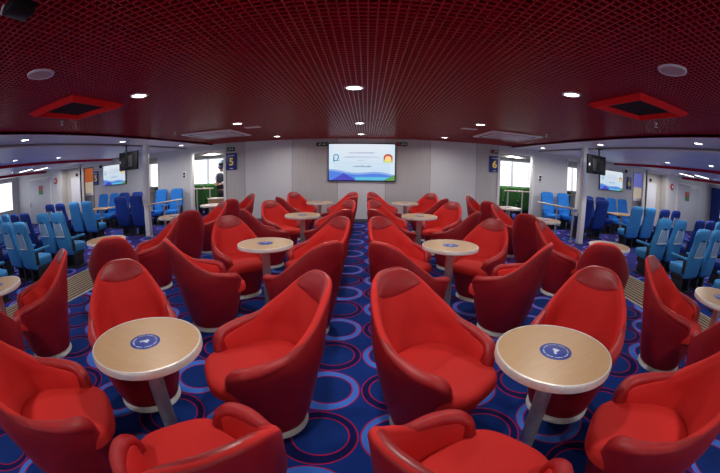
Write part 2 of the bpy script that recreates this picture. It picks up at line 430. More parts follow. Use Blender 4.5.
def bulkhead(s):
    nm = 'left' if s < 0 else 'right'
    def sx(a, b): return sorted((s * a, s * b))
    bm = B()
    def piece(a, b, z0, z1, bmx=None):
        x0, x1 = sx(a, b); box(bm, x0, x1, YW, YW + .08, z0, z1)
    inn = 4.06
    piece(3.97, 5.18, 2.13, 2.6)                       # over the doorway
    piece(5.18, 6.43, 0, 2.6)                           # panel
    piece(6.43, 6.98, 2.13, 2.6); piece(6.43, 6.98, 0, .55)  # window
    piece(6.98, 9.74, 0, 2.6)                           # TV wall
    piece(9.74, 10.33, 2.03, 2.6)                       # narrow doorway
    piece(10.33, 10.58, 0, 2.6)
    x0, x1 = sx(10.5, 10.58); box(bm, x0, x1, YW, YW + .5, 0, 2.6)
    piece(10.58, 11.95, 2.15, 2.6)                      # recess
    piece(11.95, XS, 0, 2.6)
    w = tag(obj('wall_front_' + nm, bm, M['wall'], smooth=False), kind='structure')
    # doorway lining
    bm = B()
    for a in (3.97, 5.14):
        x0, x1 = sx(a - .02, a + .06); box(bm, x0, x1, YW - .03, YW + .12, 0, 2.12)
    x0, x1 = sx(3.97, 5.18); box(bm, x0, x1, YW - .03, YW + .12, 2.11, 2.17)
    tag(obj('door_' + ('1' if s < 0 else '2'), bm, M['frame_white'], smooth=False), kind='structure')
    # window lining and pane
    bm = B()
    for a in (6.43, 6.94):
        x0, x1 = sx(a, a + .05); box(bm, x0, x1, YW - .02, YW + .1, .55, 2.15)
    for z in (.55, 2.10):
        x0, x1 = sx(6.43, 6.99); box(bm, x0, x1, YW - .02, YW + .1, z, z + .05)
    tag(obj('window_' + ('1' if s < 0 else '2'), bm, M['frame_white'], smooth=False), kind='structure')
    # recess
    x0, x1 = sx(10.58, 11.95)
    rc = struct('wall_recess_' + nm, M['beige'], x0, x1, YW + .35, YW + .42, 0, 2.6)
    bm = B()
    for a in (10.58, 11.93):
        xa, xb = sx(a, a + .04); box(bm, xa, xb, YW - .01, YW + .36, 0, 2.2)
    obj('jamb', bm, M['beige'], rc, smooth=False)
    bm = B(); xa, xb = sx(10.75, 11.6); box(bm, xa, xb, YW + .32, YW + .35, .02, 1.78)
    dd = tag(obj('door_' + ('3' if s < 0 else '4'), bm, M['door'], smooth=False), kind='structure')
    bm = B(); xa, xb = sx(11.12, 11.24); box(bm, xa, xb, YW + .31, YW + .35, 1.82, 1.93)
    obj('door_number_plate', bm, M['darkgrey'], dd, smooth=False)
    # narrow doorway frame with the space behind
    bm = B()
    for a in (9.72, 10.31):
        xa, xb = sx(a, a + .03); box(bm, xa, xb, YW - .015, YW + .03, 0, 2.06)
    xa, xb = sx(9.72, 10.34); box(bm, xa, xb, YW - .015, YW + .03, 2.03, 2.07)
    fr = tag(obj('door_' + ('5' if s < 0 else '6'), bm, M['brown'] if s < 0 else M['beige'], smooth=False), kind='structure')
    xa, xb = sx(9.74, 10.33)
    xl = sx(9.5, 10.5)
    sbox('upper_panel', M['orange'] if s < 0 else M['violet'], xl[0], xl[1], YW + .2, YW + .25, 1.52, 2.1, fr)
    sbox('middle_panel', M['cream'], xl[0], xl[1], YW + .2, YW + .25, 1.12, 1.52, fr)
    sbox('shelf', M['vent'], xl[0], xl[1], YW + .12, YW + .25, 1.02, 1.12, fr)
    sbox('lower_panel', M['beige'], xl[0], xl[1], YW + .2, YW + .25, 0, 1.02, fr)
    # wide white door with a notice
    x0, x1 = sx(12.85, 14.95)
    dr = struct('door_' + ('7' if s < 0 else '8'), M['door'], x0, x1, YW - .03, YW, .02, 1.94, bevel=.01)
    bm = B()
    for a, b, z0, z1 in ((12.79, 12.85, 0, 2.0), (14.95, 15.01, 0, 2.0), (12.79, 15.01, 1.95, 2.0)):
        xa, xb = sx(a, b); box(bm, xa, xb, YW - .015, YW, z0, z1)
    obj('door_frame', bm, M['vent'], dr, smooth=False)
    hx = 12.98 if s > 0 else 14.8
    bm = B(); xa, xb = sx(hx - .04, hx + .04); box(bm, xa, xb, YW - .07, YW - .03, .78, 1.0, .01)
    obj('handle', bm, M['steel'], dr)
    bm = B(); xa, xb = sx(13.9 if s > 0 else 13.3, 14.5 if s > 0 else 13.9) if s > 0 else sx(12.95, 13.55)
    box(bm, xa, xb, YW - .09, YW - .03, 1.84, 1.93, .01)
    obj('door_closer', bm, M['vent'], dr)
    nx = 13.75
    xa, xb = sx(nx - .24, nx + .14)
    nt_ = tag(sbox('safety_notice', M['red_sign'], xa, xb, YW - .045, YW - .033, 1.46, 1.66), 'red and green safety notice on wide white door at the ' + nm + ' end', 'notice', 'door safety notices')
    sbox('green_half', M['green_sign'], xa, xb, YW - .046, YW - .034, 1.28, 1.46, nt_)
    bm = B(); lathe(bm, [(0, 0), (.13, 0), (.13, .04), (.10, .055), (0, .055)], 24)
    ab = thing('alarm_bell', 'round red alarm plate on white wall beside the ' + nm + ' wide door', 'alarm', (s * 12.4, YW + .01, 1.75))
    q = obj('plate', bm, M['red_sign'], ab); q.rotation_euler = (PI / 2, 0, 0)
    bm = B(); lathe(bm, [(0, .05), (.06, .05), (.055, .075), (0, .08)], 20)
    q = obj('button', bm, M['pale'], ab); q.rotation_euler = (PI / 2, 0, 0)
    # side of the ship with windows
    xa, xb = sx(XS, XS + .1)
    bm = B()
    wy = [(-2.6, -.9), (-.4, 1.3), (1.8, 3.5), (4.0, 5.7), (6.2, 9.2)]
    box(bm, xa, xb, YB, YW, 0, .75); box(bm, xa, xb, YB, YW, 2.08, 2.6)
    ys = [YB] + [v for ab_ in wy for v in ab_] + [YW]
    for a, b in zip(ys[::2], ys[1::2]): box(bm, xa, xb, a, b, .75, 2.08)
    tag(obj('wall_' + nm, bm, M['wall'], smooth=False), kind='structure')
    for k, (a, b) in enumerate(wy):
        x0, x1 = sx(XS + .06, XS + .09)
        wn = struct('window_' + str((10 if s < 0 else 20) + k), M['daylight'], x0, x1, a, b, .75, 2.08)
        bm = B(); xa2, xb2 = sx(XS - .02, XS + .06)
        for z in (.72, 2.05): box(bm, xa2, xb2, a - .03, b + .03, z, z + .06)
        for yy in (a - .03, (a + b) / 2 - .02, b - .03): box(bm, xa2, xb2, yy, yy + .06, .75, 2.08)
        obj('window_frame', bm, M['darkgrey'] if s > 0 else M['frame_white'], wn, smooth=False)
bulkhead(-1); bulkhead(1)
bm = B(); box(bm, -XS, XS, YB - .1, YB, 0, .95); box(bm, -XS, XS, YB - .1, YB, 2.05, 2.6)
tag(obj('wall_back', bm, M['wall'], smooth=False), kind='structure')
for k in range(10):  # glowing windows added behind the viewer to brighten chair fronts and ceilings
    x = -XS + .1 + k * 3.22
    wn = struct('window_%d' % (50 + k), M['daylight_back'], x, x + 3.1, YB - .09, YB - .06, .95, 2.05)
    bm = B()
    for xx in (x - .06, x + 1.52, x + 3.04): box(bm, xx, xx + .12, YB - .06, YB, .95, 2.05)
    obj('window_frame', bm, M['frame_white'], wn, smooth=False)

# slim white posts of the partition between lounge and aisle
for s, y, nm, lb in ((-1, 7.25, '1', 'left'), (1, 6.95, '2', 'right')):
    x = s * 5.25
    bm = B(); box(bm, x - .07, x + .07, y - .07, y + .07, 0, 2.3, .015)
    pl = tag(obj('partition_post', bm, M['frame_white'], sharp=40), 'white square post standing at the %s side lounge opening' % lb, 'post', 'partition posts')
    bm = B(); box(bm, x - .08, x + .08, y - .08, y + .08, 0, .05, .01)
    obj('post_base', bm, M['steel'], pl, sharp=40)

# space beyond the forward doorways
YF = 15.2
struct('ceiling_beyond', M['ceil2'], -XS, XS, YW + .08, YF, 2.25, 2.4)
bm = B()
for k in range(5):
    y = YW + 1.2 + k * 1.1
    box(bm, -XS, XS, y - .08, y + .08, 2.12, 2.26)
tag(obj('ceiling_beam', bm, M['beige'], smooth=False), kind='structure')
bm = B(); box(bm, -XS, XS, YF, YF + .1, 0, .95); box(bm, -XS, XS, YF, YF + .1, 2.12, 2.4)
wb = tag(obj('wall_beyond', bm, M['wall'], smooth=False), kind='structure')
x = -12.6; k = 30
while x < 12.5:
    wn = struct('window_%d' % k, M['daylight'], x, x + 1.7, YF + .06, YF + .09, .95, 2.12)
    bm = B()
    for xx in (x - .02, x + .84, x + 1.68): box(bm, xx, xx + .035, YF - .02, YF + .06, .95, 2.12)
    for z in (.93, 1.86, 2.09): box(bm, x, x + 1.7, YF - .02, YF + .06, z, z + .03)
    obj('window_frame', bm, M['mullion'], wn, smooth=False)
    x += 1.78; k += 1
for s, nm in ((-1, 'left'), (1, 'right')):
    xa, xb = sorted((s * 3.2, s * 3.3))
    struct('wall_lobby_' + nm, M['wall'], xa, xb, YW + .08, YF, 0, 2.4)
    xa, xb = sorted((s * 12.6, s * 12.7))
    struct('wall_lobby_outer_' + nm, M['wall'], xa, xb, YW + .08, YF, 0, 2.4)

# ------------------------------------------------------------------ red tub chair (faces local +Y)
RIM = [(0, .925), (10, .921), (20, .905), (30, .876), (42, .822), (54, .756), (68, .688), (82, .628), (95, .594), (108, .575), (122, .560), (133, .525), (142, .455), (150, .395), (160, .375), (180, .370)]
def rim(deg): return interp(RIM, abs(deg))
def plan(deg, a, b, e=2.5):
    r = math.radians(deg)
    return Vector((a * sgnpow(math.sin(r), 2 / e), -b * sgnpow(math.cos(r), 2 / e), 0))
def outer(deg, z):
    t = min(1, max(0, (z - .04) / .5)); t = t ** .75
    lo = plan(deg, .228, .225, 2.1) + Vector((0, -.005, 0)); hi = plan(deg, .335, .345, 2.5)
    p_ = lo.lerp(hi, t)
    w = max(0, math.cos(math.radians(deg)))
    p_.y -= .085 * max(0, (z - .45) / .45) ** 1.2 * w
    nar = max(0, (z - .55) / .35)
    p_.x *= 1 - .08 * nar
    p_.z = z
    return p_
def thick(deg):
    return interp([(0, .040), (60, .044), (95, .062), (135, .075), (160, .06), (180, .05)], abs(deg))
def inward(deg, z, d):
    """point on the inner side, d inside the outer skin"""
    p0 = outer(deg, z)
    q = outer(deg + 1.5, z) - outer(deg - 1.5, z)
    nrm = Vector((-q.y, q.x, 0))
    if nrm.length < 1e-9: nrm = Vector((0, 1, 0))
    nrm.normalize()
    c = Vector((0, 0, 0)) - Vector((p0.x, p0.y, 0))
    if nrm.dot(c) < 0: nrm = -nrm
    return p0 + nrm * d

def make_chair():
    t = thing('tub_chair', 'chair', 'armchair', group='red tub chairs around the round tables')
    N = 90
    # shell: outside skin, rolled rim, inside skin
    bm = B(); rings = []
    for i in range(N):
        deg = -180 + 360 * i / N
        zt = rim(deg); th = thick(deg); h = th / 2; col = []
        for k in range(9):
            z = .045 + (zt - h - .045) * k / 8
            col.append(outer(deg, z))
        for k in range(1, 6):
            a = PI * k / 6
            zz = zt - h + h * math.sin(a); d = h - h * math.cos(a)
            col.append(inward(deg, zt - h, d) + Vector((0, 0, zz - (zt - h))))
        zb = min(.33, zt - h - .01)
        for k in range(5):
            z = (zt - h) + (zb - (zt - h)) * k / 4
            col.append(inward(deg, z, th))
        rings.append([bm.verts.new(v) for v in col])
    for i in range(N):
        a, b = rings[i], rings[(i + 1) % N]
        for k in range(len(a) - 1):
            bm.faces.new((a[k], b[k], b[k + 1], a[k + 1]))
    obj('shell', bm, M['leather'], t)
    # padded inside of the back, wrapping over the rim
    DM = 128; nd = 60; nz = 12
    def pad(deg, zz, zt):
        eu = min(1, max(0, (DM - abs(deg)) / 14)); ev = min(1, max(0, (zt - zz) / .06))
        return .003 + .014 * math.sqrt(eu) * math.sqrt(ev)
    def over(deg, a, lift):
        zt = rim(deg); h = thick(deg) / 2
        return inward(deg, zt - h, h - (h + lift) * math.cos(a)) + Vector((0, 0, (h + lift) * math.sin(a)))
    bm = B(); cols = []
    for i in range(nd + 1):
        deg = -DM + 2 * DM * i / nd; col = []
        zt = rim(deg) - thick(deg) / 2
        for k in range(nz + 1):
            z = .36 + (zt - .36) * k / nz
            col.append(inward(deg, z, thick(deg) + pad(deg, z, zt)))
        wrap = min(1, max(0, (86 - abs(deg)) / 16))
        for k in range(1, 7):
            a = PI - PI * .80 * k / 6 * wrap
            col.append(over(deg, a, .003 if k < 6 else -.001))
        cols.append([bm.verts.new(v) for v in col])
    for a, b in zip(cols, cols[1:]):
        for k in range(len(a) - 1):
            bm.faces.new((a[k], b[k], b[k + 1], a[k + 1]))
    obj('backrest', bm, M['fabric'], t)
    # leather patch at the head: a lens from the rim down
    bm = B(); cols = []
    PM = 37
    for i in range(29):
        f = -1 + 2 * i / 28; deg = PM * f
        g2 = math.sqrt(max(0.0, 1 - f * f))
        dep = .135 * (1 - f * f) + .002
        zt = rim(deg) - thick(deg) / 2; col = []
        for k in range(5):
            a = PI * (.32 + .68 * (1 - g2) + .68 * g2 * k / 4)
            col.append(over(deg, min(a, PI), .0055 if k else .001))
        for k in range(1, 7):
            z = zt - dep * k / 6
            col.append(inward(deg, z, thick(deg) + pad(deg, z, zt) + (.0045 if k < 6 else -.001) * (1 if abs(f) < .97 else 0)))
        cols.append([bm.verts.new(v) for v in col])
    for a, b in zip(cols, cols[1:]):
        for k in range(len(a) - 1): bm.faces.new((a[k], b[k], b[k + 1], a[k + 1]))
    obj('headrest', bm, M['patch'], t)
    # seat cushion
    bm = B(); n = 60; rows = []
    prof = [(.0, .455), (.35, .455), (.65, .453), (.85, .447), (.94, .438), (.985, .42), (1.0, .395), (.995, .362)]
    for f, z in prof:
        if f == 0:
            rows.append([bm.verts.new((0, .03, z))]); continue
        r = []
        for i in range(n):
            deg = -180 + 360 * i / n
            e = interp([(0, .262), (100, .275), (128, .30), (150, .385), (180, .392)], abs(deg))
            q = plan(deg, 1, 1, 3.2)
            ax = .270; by = .27 if abs(deg) < 90 else .350
            v = Vector((q.x * ax * f, q.y * by * f, z))
            if abs(deg) > 90: v.z += .012 * f * (abs(v.y) / .35) - .012 * f
            r.append(bm.verts.new(v))
        rows.append(r)
    for a, b in zip(rows, rows[1:]):
        for i in range(n):
            j = (i + 1) % n
            if len(a) == 1: bm.faces.new((a[0], b[i], b[j]))
            else: bm.faces.new((a[i], a[j], b[j], b[i]))
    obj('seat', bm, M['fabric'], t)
    # padded leather arms following the rim
    for s in (-1, 1):
        pts = []; rad = []
        for k in range(19):
            f = k / 18; deg = s * (70 + 74 * f)
            th = thick(deg); zt = rim(deg)
            c = inward(deg, zt - .03, th / 2); c.z = zt - .026 - .016 * max(0, f - .6)
            pts.append(c)
            g_ = min(1, math.sin(PI * min(.5, f * 1.1 + .02)) ** .6, (max(0, 1 - f) / .16 + .08) ** .5)
            rad.append(((th / 2 + .007) * g_, .034 * g_))
        obj('armrest', tube(B(), pts, rad, 14), M['leather_trim'], t)
    # plinth ring
    bm = B(); ringv = []
    for rr, z in ((.242, 0), (.242, .013), (.236, .020), (.215, .046)):
        ringv.append([bm.verts.new(plan(360 * i / 48, rr, rr * .985, 2.1) + Vector((0, -.005, z))) for i in range(48)])
    for a, b in zip(ringv, ringv[1:]):
        for i in range(48):
            j = (i + 1) % 48; bm.faces.new((a[i], a[j], b[j], b[i]))
    bm.faces.new(ringv[-1])
    obj('base', bm, M['ring'], t, sharp=50)
    return t

# ------------------------------------------------------------------ round table
def make_table():
    t = thing('round_table', 'table', 'table', group='round wood-topped tables')
    R = .30
    bm = B(); lathe(bm, [(0, .738), (R - .012, .738), (R - .008, .742)], 64); lathe(bm, [(0, .742), (R - .008, .742)], 64)
    obj('tabletop', bm, M['tabletop'], t)
    bm = B(); lathe(bm, [(R - .05, .700), (R - .012, .700), (R, .708), (R, .738), (R - .004, .744), (R - .012, .744), (R - .012, .742)], 64)
    lathe(bm, [(0, .70), (R - .05, .70)], 64)
    obj('rim', bm, M['edge'], t, sharp=50)
    bm = B(); lathe(bm, [(.044, 0.02), (.044, .69)], 28)
    obj('pole', bm, M['steel'], t)
    bm = B(); lathe(bm, [(.16, .685), (.16, .70), (.05, .70), (.05, .685), (.16, .685)], 28)
    obj('mounting_plate', bm, M['steel'], t, sharp=40)
    bm = B(); lathe(bm, [(.085, 0), (.083, .012), (.06, .030), (.05, .048), (.043, .055)], 32)
    obj('foot', bm, M['steel'], t)
    bm = B(); lathe(bm, [(0, .7435), (.082, .7435), (.082, .742)], 40)
    stk = obj('distance_sticker', bm, M['sticker'], t)
    bm = B()
    for r0, r1 in ((.060, .066),):
        n = 56
        for i in range(n):
            if i % 7 in (5,): continue
            a0, a1 = 2 * PI * i / n, 2 * PI * (i + .7) / n
            poly(bm, [(r0 * math.cos(a0), r0 * math.sin(a0), .7442), (r1 * math.cos(a0), r1 * math.sin(a0), .7442), (r1 * math.cos(a1), r1 * math.sin(a1), .7442), (r0 * math.cos(a1), r0 * math.sin(a1), .7442)])
    obj('border_lettering', bm, M['sticker_white'], stk, smooth=False); bm = B()
    lathe(bm, [(0, .7442), (.010, .7442)], 14, (.006, .014, 0))
    poly(bm, [(-.022, -.008, .7442), (.022, -.008, .7442), (.018, .010, .7442), (-.006, .008, .7442)])
    poly(bm, [(-.024, -.020, .7442), (-.010, -.020, .7442), (-.010, -.006, .7442), (-.024, -.006, .7442)])
    obj('emblem', bm, M['sticker_white'], stk, smooth=False)
    return t

chair0 = make_chair(); table0 = make_table()
ROWS = [1.22, 3.45, 5.65, 7.78]
ROWN = ['nearest', 'second', 'third', 'farthest']
first = {'c': True, 't': True}
def face(dx, dy): return math.atan2(-dx, dy)
def place_chair(x, y, rz, label):
    if first['c']:
        first['c'] = False; chair0.location = (x, y, 0); chair0.rotation_euler = (0, 0, rz); chair0['label'] = label; return chair0
    return dup(chair0, (x, y, 0), rz, label)
def place_table(x, y, rz, label):
    if first['t']:
        first['t'] = False; table0.location = (x, y, 0); table0.rotation_euler = (0, 0, rz); table0['label'] = label; return table0
    return dup(table0, (x, y, 0), rz, label)
INNER = {-1: -.906, 1: 1.028}
OUTX = [3.12, 3.25, 3.38, 3.42]
OUTY = [1.45, 3.47, 5.58, 7.45]
TWEAK = {(-1, 'in', 0, 'aisle', 'far'): (.03, 0, -10), (-1, 'out', 0, 'far'): (-.22, -.08, 14), (1, 'out', 0, 'far'): (.24, -.06, -14), (1, 'out', 1, 'near'): (.06, 0, 0)}   # (side, column, row, which) -> dx, dy, degrees
for s in (-1, 1):
    sd = 'left' if s < 0 else 'right'
    for r, y in enumerate(ROWS):
        x = INNER[s]
        place_table(x, y, random.uniform(-.4, .4) + (0 if s < 0 else .3), 'round beech table with blue sticker, %s in the row %s of the centre aisle' % (ROWN[r], sd))
        for ax, an in ((1, 'aisle'), (-1, 'outer')):
            for ay, yn in ((1, 'far'), (-1, 'near')):
                dx, dy = -s * ax * ((.43 if s < 0 and r == 0 else .47) if ax > 0 else .48), ay * .45
                tw = TWEAK.get((s, 'in', r, an, yn), (0, 0, 0))
                dx += tw[0]; dy += tw[1]
                rz = face(-dx, -dy) + math.radians(tw[2] + random.uniform(-5, 5))
                place_chair(x + dx, y + dy, rz, 'red tub chair, %s %s-side seat at the %s table %s of the centre aisle' % (yn, an, ROWN[r], sd))
    for r in range(4):
        x, y = s * OUTX[r], OUTY[r]
        place_table(x, y, random.uniform(-.4, .4), 'round beech table, %s in the outer row beside the %s striped runner' % (ROWN[r], sd))
        for ay, yn in ((1, 'far'), (-1, 'near')):
            dx, dy = -s * .50, ay * .44
            tw = TWEAK.get((s, 'out', r, yn), (0, 0, 0))
            dx += tw[0]; dy += tw[1]
            rz = face(-dx, -dy) + math.radians(tw[2] + random.uniform(-5, 5))
            place_chair(x + dx, y + dy, rz, 'red tub chair, %s seat at the %s outer table by the %s striped runner' % (yn, ROWN[r], sd))

# ------------------------------------------------------------------ blue airline seat (faces local +Y)
def make_seat(kind, mat, netted=True, grp='blue reclining seats in the side lounges', nm='airline_chair', catg='seat'):
    t = thing(nm, 'seat', catg, group=grp)
    bm = B()
    secs = []
    for z, y, a, b in ((.27, -.12, .20, .045), (.30, -.125, .225, .065), (.50, -.155, .240, .072), (.62, -.185, .240, .070), (.74, -.215, .232, .062), (.82, -.235, .218, .056), (.90, -.255, .226, .056), (.97, -.27, .228, .055), (1.02, -.28, .215, .048), (1.05, -.285, .18, .036), (1.062, -.288, .13, .02)):
        secs.append((0, y, z, a, b, 3.2))
    loft(bm, secs, 28)
    bk = obj('backrest', bm, mat, t, sharp=60)
    bm = B(); loft(bm, [(0, .07, .30, .20, .20, 4), (0, .07, .32, .225, .235, 4), (0, .07, .40, .232, .245, 4), (0, .075, .435, .222, .235, 4), (0, .075, .45, .18, .19, 3)], 32)
    obj('seat', bm, mat, t, sharp=60)
    for s in (-1, 1):
        bm = B(); box(bm, s * .252 - .022, s * .252 + .022, -.16, .22, .555, .60, .012); 
        ar = obj('armrest', bm, mat, t, sharp=50)
        bm = B(); box(bm, s * .245 - .012, s * .245 + .012, -.14, -.08, .34, .56, .004)
        obj('arm_support', bm, M['seat_leg'], ar, sharp=50)
    bm = B(); box(bm, -.19, .19, -.10, .22, .22, .30, .01); box(bm, -.16, -.10, -.06, .20, .02, .24, .005); box(bm, .10, .16, -.06, .20, .02, .24, .005); box(bm, -.2, .2, -.10, .24, 0, .03, .005)
    obj('leg_frame', bm, M['seat_leg'], t, sharp=50)
    if netted:
        bm = B()
        def yb(z): return interp([(.39, -.205), (.50, -.230), (.62, -.258), (.74, -.280), (.82, -.294), (.90, -.314), (.97, -.328)], z) - .008
        nz = 8; cols = []
        for k in range(nz + 1):
            z = .62 + .25 * k / nz; hw = .155 - .05 * (k / nz)
            cols.append([bm.verts.new((hw * f, yb(z) + .012 * f * f - .004 * (1 - f * f), z)) for f in (-1, -.5, 0, .5, 1)])
        for a, b in zip(cols, cols[1:]):
            for k in range(4): bm.faces.new((a[k], a[k + 1], b[k + 1], b[k]))
        po = obj('pocket_net', bm, M['net'], t)
        bm = B(); tube(bm, [(-.165, yb(.62) + .01, .62), (0, yb(.62) - .006, .62), (.165, yb(.62) + .01, .62)], .008, 8)
        tube(bm, [(-.165, yb(.62) + .01, .62), (-.105, yb(.87) + .008, .87)], .006, 8); tube(bm, [(.165, yb(.62) + .01, .62), (.105, yb(.87) + .008, .87)], .006, 8)
        obj('pocket_trim', bm, M['pale'], po)
        bm = B(); box(bm, -.03, .03, yb(.885) - .012, yb(.885) + .02, .875, .895, .004)
        obj('latch', bm, M['black'], po)
    return t

protos = {}
def seat(kind, x, y, rz, label):
    mat = {'light': M['blue'], 'bright': M['bright_blue'], 'navy': M['navy'], 'navy_plain': M['navy'], 'light_plain': M['blue']}[kind]
    if kind not in protos:
        t = make_seat(kind, mat, kind in ('light', 'navy')); protos[kind] = t
        t.location = (x, y, 0); t.rotation_euler = (0, 0, rz); t['label'] = label; return t
    return dup(protos[kind], (x, y, 0), rz, label)

for s in (-1, 1):
    sd = 'left' if s < 0 else 'right'
    L = []
    L += [('light', 5.20, 2.30, 0, 'light blue seat beside the %s striped runner, nearest row, aisle place' % sd),
          ('light', 5.77, 2.30, 0, 'light blue seat beside the %s striped runner, nearest row, inner place' % sd)]
    L += [('light', 5.20, 3.38, 0, 'light blue seat with rear pocket, second row of the %s lounge, aisle place' % sd),
          ('light', 5.77, 3.38, 0, 'light blue seat with rear pocket, second row of the %s lounge, inner place' % sd)]
    L += [('light', 5.24, 4.38, 0, 'light blue seat with rear pocket, third row of the %s lounge, aisle place' % sd),
          ('light', 5.81, 4.38, 0, 'light blue seat with rear pocket, third row of the %s lounge, inner place' % sd)]
    L += [('light_plain', 6.68, 6.58, 0, 'pale blue seat with plain back before the %s lounge table, aisle place' % sd),
          ('light_plain', 7.25, 6.58, 0, 'pale blue seat with plain back before the %s lounge table, inner place' % sd)]
    L += [('navy', 7.84, 6.50, 0, 'navy seat behind the third row in the %s lounge, place nearer the runner' % sd),
          ('navy', 8.41, 6.50, 0, 'navy seat behind the third row in the %s lounge, place farther from the runner' % sd)]
    L += [('navy', 7.10, 4.68, 0, 'navy seat beyond the light blue pairs, %s lounge, first of four in line' % sd),
          ('navy', 7.67, 4.68, 0, 'navy seat beyond the light blue pairs, %s lounge, second of four in line' % sd),
          ('light', 8.24, 4.68, 0, 'blue seat at the far end of the four in line, third place, %s lounge' % sd),
          ('light', 8.81, 4.68, 0, 'blue seat at the far end of the four in line, last place, %s lounge' % sd)]
    L += [('navy', 6.75, 3.38, 0, 'navy seat across the gap from the second row, %s lounge, first place' % sd),
          ('navy', 7.32, 3.38, 0, 'navy seat across the gap from the second row, %s lounge, second place' % sd)]
    L += [('navy_plain', 5.55 + (s > 0) * .20, 7.40 + (s > 0) * .28, 0, 'navy seat back beside the white post, %s lounge, place next to the post' % sd),
          ('navy_plain', 6.12 + (s > 0) * .20, 7.40 + (s > 0) * .28, 0, 'navy seat back beside the white post, %s lounge, place away from the post' % sd)]
    L += [('navy_plain', 6.86, 8.60, PI, 'navy seat facing back under the wall television, %s lounge, aisle place' % sd),
          ('navy_plain', 7.43, 8.60, PI, 'navy seat facing back under the wall television, %s lounge, inner place' % sd)]
    L += [('bright', 8.05, 8.75, PI, 'bright blue seat across the table below the television, %s lounge, aisle place' % sd),
          ('bright', 8.62, 8.75, PI, 'bright blue seat across the table below the television, %s lounge, inner place' % sd)]
    L += [('bright', 5.62, 9.15, PI, 'bright blue seat against the panel beside the %s doorway, place nearer the doorway' % sd),
          ('bright', 6.22, 9.15, PI, 'bright blue seat against the panel beside the %s doorway, place farther from it' % sd)]
    for kd, x, y, rz, lb in L:
        seat(kd, s * x, y, rz + random.uniform(-.03, .03), lb)

# lounge tables
def lounge_table():
    t = thing('lounge_table', 'table', 'table', group='rectangular lounge tables')
    bm = B(); box(bm, -.44, .44, -.27, .27, .715, .745, .012)
    obj('tabletop', bm, M['tabletop'], t, sharp=50)
    bm = B(); lathe(bm, [(.04, .02), (.04, .715)], 24, (.0, 0, 0))
    obj('pole', bm, M['steel'], t)
    bm = B(); lathe(bm, [(.10, 0), (.10, .012), (.05, .03), (.04, .04)], 28)
    obj('foot', bm, M['steel'], t)
    return t
lt = lounge_table(); lt.location = (-7.35, 7.55, 0); lt['label'] = 'rectangular wood table between facing seats in the left lounge'
dup(lt, (7.10, 7.40, 0), 0, 'rectangular wood table between facing seats in the right lounge')

# handrails by the posts and inside the doorways
def handrail(name, p0, p1, z, label, posts=3, grp=None):
    p0, p1 = Vector(p0), Vector(p1)
    t = thing(name, label, 'handrail', (p0.x, p0.y, 0), group=grp)
    d = p1 - p0
    bm = B(); tube(bm, [(0, 0, z), (d.x, d.y, z)], (.035, .02), 10); obj('rail', tube(B(), [(0, 0, z), (d.x * .5, d.y * .5, z), (d.x, d.y, z)], [(.035, .022)] * 3, 12), M['rail'], t)
    bm.free()
    for k in range(posts):
        f = (k + .25) / (posts - .5) if posts > 1 else .5
        q = d * min(f, .97)
        bm = B(); lathe(bm, [(.028, 0), (.026, z - .015)], 16, (q.x, q.y, 0)); lathe(bm, [(.06, 0), (.06, .012), (.03, .02)], 16, (q.x, q.y, 0))
        obj('post', bm, M['steel'], t)
    return t
handrail('handrail', (-5.22, 7.1, 0), (-4.92, 8.5, 0), .80, 'wood-topped handrail on steel posts beside the left white post', grp='handrails beside the posts')
handrail('handrail', (5.22, 7.1, 0), (4.92, 8.7, 0), .80, 'wood-topped handrail on steel posts beside the right white post', grp='handrails beside the posts')
handrail('lobby_handrail', (-5.5, 10.35, 0), (-4.75, 10.35, 0), .97, 'pale handrail before the green seats beyond the left doorway', 2)
handrail('lobby_handrail', (4.55, 10.45, 0), (5.9, 10.45, 0), .97, 'pale handrail before the green seats beyond the right doorway', 3)
handrail('lobby_handrail', (-7.6, 10.4, 0), (-6.2, 10.4, 0), .97, 'pale handrail seen through the left inner window', 2)
handrail('lobby_handrail', (6.5, 10.4, 0), (7.6, 10.4, 0), .97, 'pale handrail seen through the right inner window', 2)

# green seats beyond the doorways
g0 = make_seat('green', M['green'], False, 'green seats beyond the doorways', 'lobby_chair')
gfirst = True
for s in (-1, 1):
    sd = 'left' if s < 0 else 'right'
    for r, y in enumerate((11.3, 12.4)):
        for k in range(6):
            x = s * (4.5 + k * .58 + (0.0 if r == 0 else .1))
            lb = 'green seat beyond the %s doorway, %s row, place %s' % (sd, 'front' if r == 0 else 'rear', ['nearest the inner wall', 'second from the inner wall', 'third from the inner wall', 'fourth from the inner wall', 'fifth from the inner wall', 'sixth from the inner wall'][k])
            if gfirst:
                gfirst = False; g0.location = (x, y, 0); g0['label'] = lb
            else: dup(g0, (x, y, 0), 0, lb)

# brown counter beyond the left doorway
ct = thing('counter', 'brown wooden counter beyond the left doorway beside the standing person', 'counter', (-4.34, 9.98, 0))
sbox('body', M['cardboard'], -.34, .34, -.18, .18, 0, .66, ct, bevel=.01)
sbox('worktop', M['rail'], -.36, .36, -.2, .2, .66, .69, ct, bevel=.006)

# yellow lifeboat on the pier side outside, seen through the left inner window
lb_ = thing('lifeboat', 'yellow lifeboat shape outside, seen through the left inner window', 'boat', (-11.6, 15.0, 1.30))
bm = B(); loft(bm, [(0, 0, .0, .45, .05, 2), (0, 0, .06, .62, .06, 2), (0, 0, .16, .68, .06, 2), (.05, 0, .22, .40, .06, 2.5), (.08, 0, .34, .30, .05, 2.5), (.1, 0, .38, .2, .04, 2)], 28)
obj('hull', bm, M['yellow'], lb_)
bm = B()
for a in (-.35, .35): box(bm, a - .04, a + .04, -.05, .05, -1.30, .03)
box(bm, -.45, .45, -.06, .06, -.55, -.48)
obj('cradle', bm, M['steel'], lb_, smooth=False)

